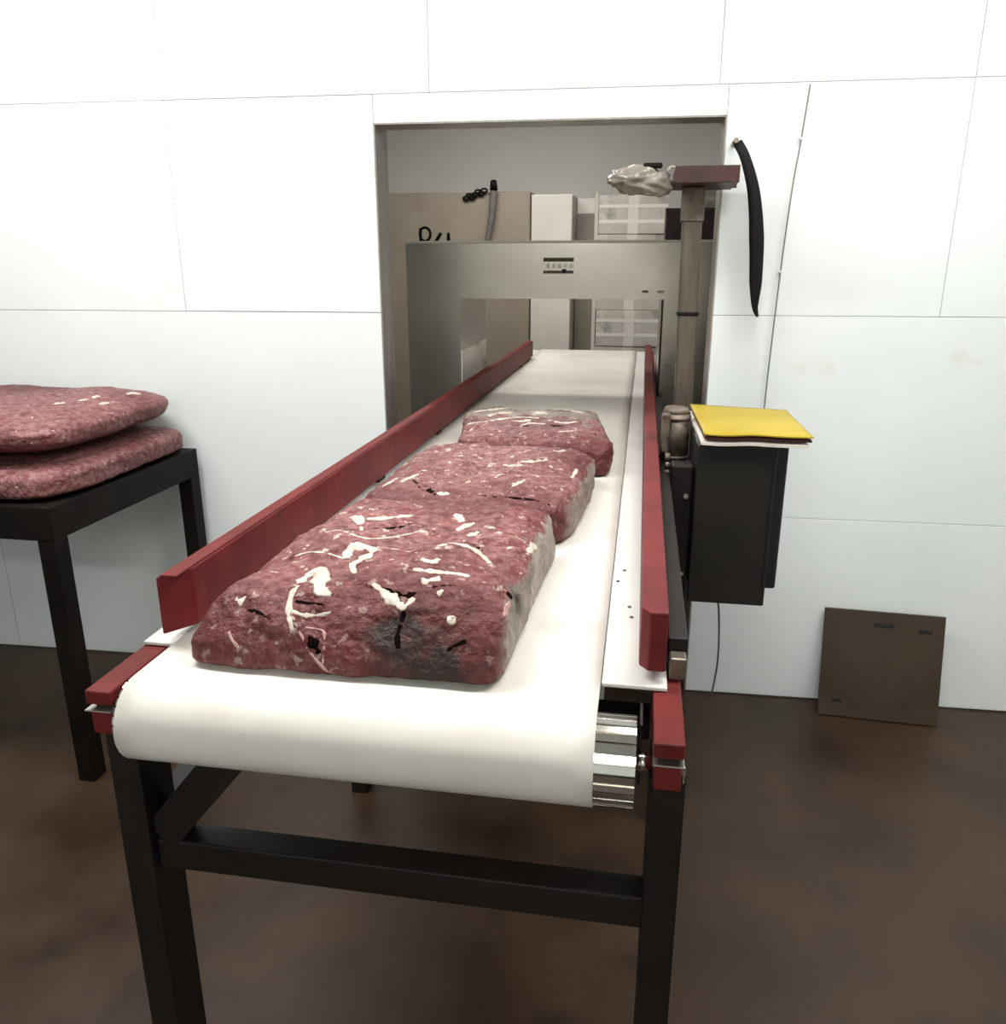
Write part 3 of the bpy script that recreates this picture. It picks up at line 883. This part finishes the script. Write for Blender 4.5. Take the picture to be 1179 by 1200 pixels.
# ------------------------------------------------------------------ meat
def meat(name, cx, cy, z0, lx, ly, h, mname, label, seed, shear=0.0, rot=0.0, ex=5.0, ez=3.0, amp=0.012, pale_side=0.0, stain=None, top_slope=0.0,
         group=None, freq=9.0, taper=0.0, flatbot=True, frost_top=1.0, bot=12.0, slant=0.0, lslant=0.0, ice_top=None, front_shade=False):
    """a frozen slab: superellipsoid-like block with lumpy surface, resting flat on z0"""
    e = empty(name, (cx, cy, z0), label, 'meat', rot, group)
    bm = bmesh.new()
    bmesh.ops.create_cube(bm, size=2.0)
    bmesh.ops.subdivide_edges(bm, edges=bm.edges, cuts=44, use_grid_fill=True)
    for v in bm.verts:
        x, y, z = v.co
        # spread the grid as a superellipsoid
        d = (abs(x) ** ex + abs(y) ** ex) ** (1 / ex)
        ee = ez if z > 0 else bot
        dd = (d ** ee + abs(z) ** ee) ** (1 / ee)
        x, y, z = x / dd, y / dd, z / dd
        p = Vector((x * lx / 2, y * ly / 2, (z + 1) * h / 2))
        p.x *= 1 - taper * (y + 1) / 2
        p.y += slant * (p.z / h) ** 1.5 * max(0.0, -y) ** 2
        p.x += lslant * (p.z / h) ** 1.5 * max(0.0, -x) ** 2
        p.x += shear * p.y
        p.z *= 1 + top_slope * y
        q = Vector((p.x + seed * 3.1, p.y - seed * 1.7, p.z + seed))
        nv = Vector((x, y, z)).normalized()
        a = noise.noise(q * freq) + 0.5 * noise.noise(q * freq * 2.4) + 0.30 * noise.noise(q * freq * 6) + 0.14 * noise.noise(q * freq * 13)
        top = max(0.0, min(1.0, p.z / h * 3))
        p += nv * (amp * a * (0.35 + 0.65 * top))
        if flatbot: p.z = max(p.z, 0.0005)
        v.co = p
    bmesh.ops.recalc_face_normals(bm, faces=bm.faces)
    bm.normal_update()
    lay = bm.loops.layers.float_color.new('paint')
    vc = {}
    for v in bm.verts:
        n_ = v.normal; p = v.co
        q = Vector((p.x + seed * 2, p.y, p.z))
        nn = noise.noise(q * 14)
        r_ = max(0.0, min(1.0, (n_.x - 0.62 + 0.16 * nn) * 5)) * pale_side  # pale grey on faces turned to the right
        if pale_side: r_ *= max(0.0, min(1.0, (0.20 - abs(p.y - 0.10) + ly * 0.5 - 0.12 + 0.03 * nn) * 14))
        if ice_top is not None: r_ = max(r_, max(0.0, min(1.0, (p.y - ice_top) * 12 + 1.6 * noise.noise(q * 22) + 1.2 * noise.noise(q * 60))) * max(0.0, n_.z) * 0.9)
        g_ = 0.0
        if stain:
            for (sx, sy, sz, sr) in stain:
                dd = math.sqrt((p.x - sx) ** 2 + (p.y - sy) ** 2 + ((p.z - sz) * 0.8) ** 2)
                g_ = max(g_, max(0.0, min(1.0, (sr * (1 + 0.7 * nn + 0.4 * noise.noise(q * 45)) - dd) / (sr * 0.5))))
        b_ = max(0.12, min(1.0, 0.5 + 0.8 * noise.noise(q * 4.5 + Vector((7, 3, 1))) + 0.35 * (p.z / h - 0.5))) * frost_top
        if front_shade: b_ *= 1 - 0.6 * max(0.0, min(1.0, (-n_.y - 0.15 + 0.25 * nn) * 2.2))      # shade painted into the colour of the near end
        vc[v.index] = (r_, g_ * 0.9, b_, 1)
    for f in bm.faces:
        f.smooth = True
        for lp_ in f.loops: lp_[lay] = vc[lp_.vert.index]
    body = from_bm('slab', bm, mname, e)
    return e, body


GB = 'frozen meat blocks on the belt'
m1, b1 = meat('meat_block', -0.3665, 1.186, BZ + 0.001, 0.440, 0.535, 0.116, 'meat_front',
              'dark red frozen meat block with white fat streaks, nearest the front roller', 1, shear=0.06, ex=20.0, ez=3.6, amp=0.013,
              pale_side=1.0, stain=[(0.075, -0.25, 0.055, 0.060), (0.125, -0.25, 0.03, 0.055), (0.20, -0.13, 0.07, 0.02)], taper=0.04, frost_top=1.15, slant=0.085, lslant=0.04, front_shade=True, group=GB)
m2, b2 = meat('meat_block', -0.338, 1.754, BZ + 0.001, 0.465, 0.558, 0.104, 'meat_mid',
              'mauve frozen meat block between the other two blocks on the belt', 4, shear=0.05, ex=5.0, ez=3.0, amp=0.013, pale_side=0.8, lslant=0.03, front_shade=True, group=GB)
m3, b3 = meat('meat_block', -0.305, 2.318, BZ + 0.001, 0.420, 0.52, 0.098, 'meat_mid',
              'frozen meat block with frosty white top, nearest the steel arch', 7, shear=-0.15, ex=9.0, ez=4.5, amp=0.012, ice_top=0.02, front_shade=True, group=GB)
t1, c1_ = meat('meat_slab', -1.930, 2.165, TZ + 0.0005, 0.86, 0.72, 0.100, 'meat_table', 'lower frozen meat slab lying on the dark metal table', 9, ex=8, ez=3.0, amp=0.010, freq=6, bot=8, group='frozen meat slabs on the table')
t2, c2_ = meat('meat_slab', -1.950, 2.170, TZ + 0.104, 0.87, 0.70, 0.128, 'meat_table', 'upper frozen meat slab lying on another slab on the dark table', 13, ex=6, ez=2.3, amp=0.012, freq=6, bot=3.4, flatbot=False, group='frozen meat slabs on the table')

bpy.context.view_layer.update()


def bvh_of(o):
    mw = o.matrix_world
    vs_ = [mw @ v.co for v in o.data.vertices]
    fs_ = [list(p.vertices) for p in o.data.polygons]
    return BVHTree.FromPolygons(vs_, fs_)


def streak(root, bvh, pts, width, m='fat', flat=0.28, name='fat_streak'):
    """fat seam or painted strip of crevice shade lying on the slab: px polyline -> points where these view lines meet the slab surface"""
    P2 = catmull([Vector((x, y, 0)) for x, y in pts], 6)
    n_ = len(P2)
    P3, N3, W3 = [], [], []
    k = len(width) - 1 if isinstance(width, (list, tuple)) else 0
    for i, p in enumerate(P2):
        loc, nr, idx, dist = bvh.ray_cast(cam.location.copy(), cam_ray(p.x, p.y))
        if loc is None or nr.z < -0.2: continue
        if P3 and (loc - P3[-1]).length < 0.0012: continue
        if k:
            t = i / (n_ - 1) * k; j = min(int(t), k - 1); wv = width[j] + (width[j + 1] - width[j]) * (t - j)
        else: wv = width * (0.45 + 0.55 * math.sin(PI * min(1, max(0, (i + 0.6) / n_))))
        wv *= 0.95 + 0.9 * noise.noise(loc * 110) + 0.4 * noise.noise(loc * 300)
        P3.append(loc); N3.append(nr); W3.append(max(0.0008, wv * dist / FPX))
    if len(P3) < 3: return
    # soften the run of points
    for _ in range(2):
        P3 = [P3[0]] + [(P3[i - 1] + P3[i] * 2 + P3[i + 1]) / 4 for i in range(1, len(P3) - 1)] + [P3[-1]]
        N3 = [N3[0]] + [(N3[i - 1] + N3[i] * 2 + N3[i + 1]).normalized() for i in range(1, len(N3) - 1)] + [N3[-1]]
    inv = root.matrix_world.inverted()
    bm_ = bmesh.new()
    tube_bm(bm_, [inv @ p for p in P3], W3, 8, [(inv.to_3x3() @ n2).normalized() for n2 in N3], flat)
    from_bm(name, bm_, m, root)


V1 = bvh_of(b1)
S1 = [
    ([(343, 742), (338, 715), (345, 690), (362, 674), (377, 672), (374, 690), (388, 697)], [1.5, 3, 3, 6, 10, 7, 2], 'fat'),
    ([(342, 716), (356, 721), (376, 721), (388, 717)], 3.5, 'fat'),
    ([(341, 718), (350, 738), (362, 762), (378, 782), (386, 788)], 2.2, 'fatpink'),
    ([(358, 735), (372, 737), (380, 742), (379, 765), (378, 778)], 1.8, 'fatpink'),
    ([(345, 652), (362, 647), (382, 648), (404, 655)], 3.2, 'fat'),
    ([(406, 655), (412, 643), (425, 641), (438, 645), (425, 655), (413, 662), (416, 672)], [4, 7, 7, 5, 6, 4, 2], 'fat'),
    ([(433, 645), (452, 642), (470, 645), (490, 648)], 2.6, 'fatpink'),
    ([(412, 606), (420, 608), (424, 622)], [4, 7, 3], 'fat'),
    ([(430, 608), (452, 608), (474, 605), (485, 604)], [3, 6, 6, 3], 'fat'),
    ([(380, 624), (398, 621), (412, 626), (430, 631), (455, 630), (478, 626), (492, 622)], 2.8, 'fat'),
    ([(512, 640), (532, 637), (552, 642), (566, 652), (576, 662)], [2, 4, 4, 3, 2], 'fat'),
    ([(494, 655), (506, 659), (514, 655)], [2, 5, 3], 'fat'),
    ([(484, 667), (500, 669), (520, 671), (540, 673), (550, 676)], [2, 4, 4, 4, 3], 'fat'),
    ([(494, 683), (504, 680), (516, 678)], [4, 7, 4], 'fat'),
    ([(437, 684), (448, 693), (460, 703), (472, 711), (480, 706), (486, 700)], [1.5, 4, 5, 5, 3, 1.5], 'fat'),
    ([(512, 695), (516, 695), (519, 696)], [3, 5, 3], 'fat'),
    ([(526, 722), (530, 728), (533, 722)], [2, 5, 2], 'fat'),
    ([(590, 722), (594, 714), (598, 706)], [3, 6, 3], 'fatpink'),
    ([(618, 650), (622, 644), (627, 639)], [3, 4, 3], 'fat'),
    ([(276, 702), (281, 704), (286, 705)], [3, 5, 3], 'fat'),
    ([(268, 740), (272, 750), (280, 760)], [3, 4, 1], 'fatpink'),
    ([(534, 602), (538, 606), (542, 612)], [3, 6, 3], 'fat'),
    ([(535, 622), (545, 617), (556, 613)], [2, 5, 3], 'fat'),
    ([(548, 628), (556, 626), (561, 623)], [3, 5, 3], 'fat'),
]
S1 += [  # dark strips laid on the surface as painted crevice shade
    ([(438, 619), (455, 619), (472, 617), (484, 613)], [1.5, 3, 3, 1.5], 'crevice_shade'),
    ([(448, 689), (462, 694), (476, 699), (488, 694)], [1.5, 4, 5, 2], 'crevice_shade'),
    ([(507, 688), (520, 686), (534, 686)], [2, 3, 2], 'crevice_shade'),
    ([(594, 694), (597, 697), (599, 702)], [4, 7, 5], 'crevice_shade'),
    ([(550, 636), (558, 640), (566, 646)], [1.5, 3, 1.5], 'crevice_shade'),
    ([(467, 760), (466, 745), (470, 730), (474, 716)], [3, 5, 4, 2], 'crevice_shade'),
    ([(524, 762), (534, 756), (546, 752)], [2, 5, 3], 'crevice_shade'),
    ([(362, 745), (368, 755), (374, 766)], [4, 8, 3], 'crevice_shade'),
    ([(290, 715), (304, 718), (316, 726)], [1.5, 3, 1.5], 'crevice_shade'),
    ([(346, 704), (360, 707), (380, 708)], [2, 4, 2], 'crevice_shade'),
]
for pts_, wd_, mm_ in S1:
    streak(m1, V1, pts_, [v * (1.2 if mm_ == 'fat' else 0.8) for v in wd_] if isinstance(wd_, list) else wd_ * 0.75, mm_, 0.10 if mm_ == 'crevice_shade' else 0.2, 'crevice_shade' if mm_ == 'crevice_shade' else 'fat_streak')
V2 = bvh_of(b2)
S2 = [
    ([(470, 565), (480, 560), (490, 556)], [2, 4, 2]), ([(512, 578), (519, 579), (526, 578)], [2, 5, 2]), ([(545, 566), (551, 564)], [3, 4]),
    ([(590, 545), (600, 546), (612, 545)], [2, 5, 2]), ([(610, 541), (625, 541), (642, 539)], [2, 4, 2]), ([(560, 536), (566, 538)], [3, 4]),
    ([(600, 570), (608, 566), (616, 562)], [2, 4, 2]), ([(448, 570), (456, 566), (466, 560)], [2, 4, 2]), ([(648, 528), (655, 529), (662, 528)], [2, 4, 2]),
    ([(580, 560), (586, 556), (592, 556)], [2, 3, 2]), ([(670, 560), (673, 556), (676, 550)], [2, 4, 2]),
]
for pts_, wd_ in S2:
    streak(m2, V2, pts_, [v * 0.8 for v in wd_])
for pts_, wd_ in (([(484, 562), (488, 566), (492, 572)], [2, 4, 2]), ([(498, 570), (506, 576), (510, 580)], [2, 4, 2]), ([(562, 580), (590, 583), (620, 585), (645, 592)], [1, 3, 3, 2])):
    streak(m2, V2, pts_, [v * 0.7 for v in wd_], 'crevice_shade', 0.10, 'crevice_shade')
V3 = bvh_of(b3)
for pts_, wd_ in (([(643, 498), (652, 499), (664, 500)], [2, 4, 2]), ([(560, 481), (580, 477), (600, 476)], [1, 2.5, 1]), ([(600, 498), (612, 499), (622, 499)], [1, 2.5, 1]), ([(640, 480), (660, 481), (680, 483)], [1, 2.5, 1])):
    streak(m3, V3, pts_, [v * 0.7 for v in wd_], 'crevice_shade', 0.10, 'crevice_shade')
S3 = [
    ([(545, 487), (560, 482), (578, 480), (600, 478), (625, 478)], [2, 3, 4, 4, 3]), ([(572, 488), (585, 484), (600, 484)], [3, 6, 3]),
    ([(548, 497), (570, 494), (590, 491), (610, 489), (632, 490)], [2, 3, 4, 3, 2]), ([(625, 486), (633, 484), (642, 485)], [3, 6, 3]),
    ([(650, 480), (668, 481), (685, 484)], [2, 4, 2]), ([(655, 506), (670, 505), (684, 504)], [2, 3, 2]), ([(610, 500), (620, 496), (640, 497)], [2, 3, 2]),
    ([(600, 493), (612, 494), (622, 492)], [2, 4, 2]), ([(642, 492), (660, 496), (676, 494)], [2, 3, 2]),
]
for pts_, wd_ in S3:
    streak(m3, V3, pts_, [v * 0.8 for v in wd_])
VT = bvh_of(c2_)
for pts_, wd_ in (([(64, 474), (70, 473), (76, 472)], [2, 4, 2]), ([(92, 470), (97, 469), (102, 468)], [2, 4, 2]), ([(108, 466), (112, 465), (116, 464)], [2, 4, 2]), ([(118, 474), (122, 473), (127, 472)], [2, 4, 2]), ([(148, 462), (156, 461), (165, 462)], [2, 4, 2])):
    streak(t2, VT, pts_, [v * 0.8 for v in wd_])
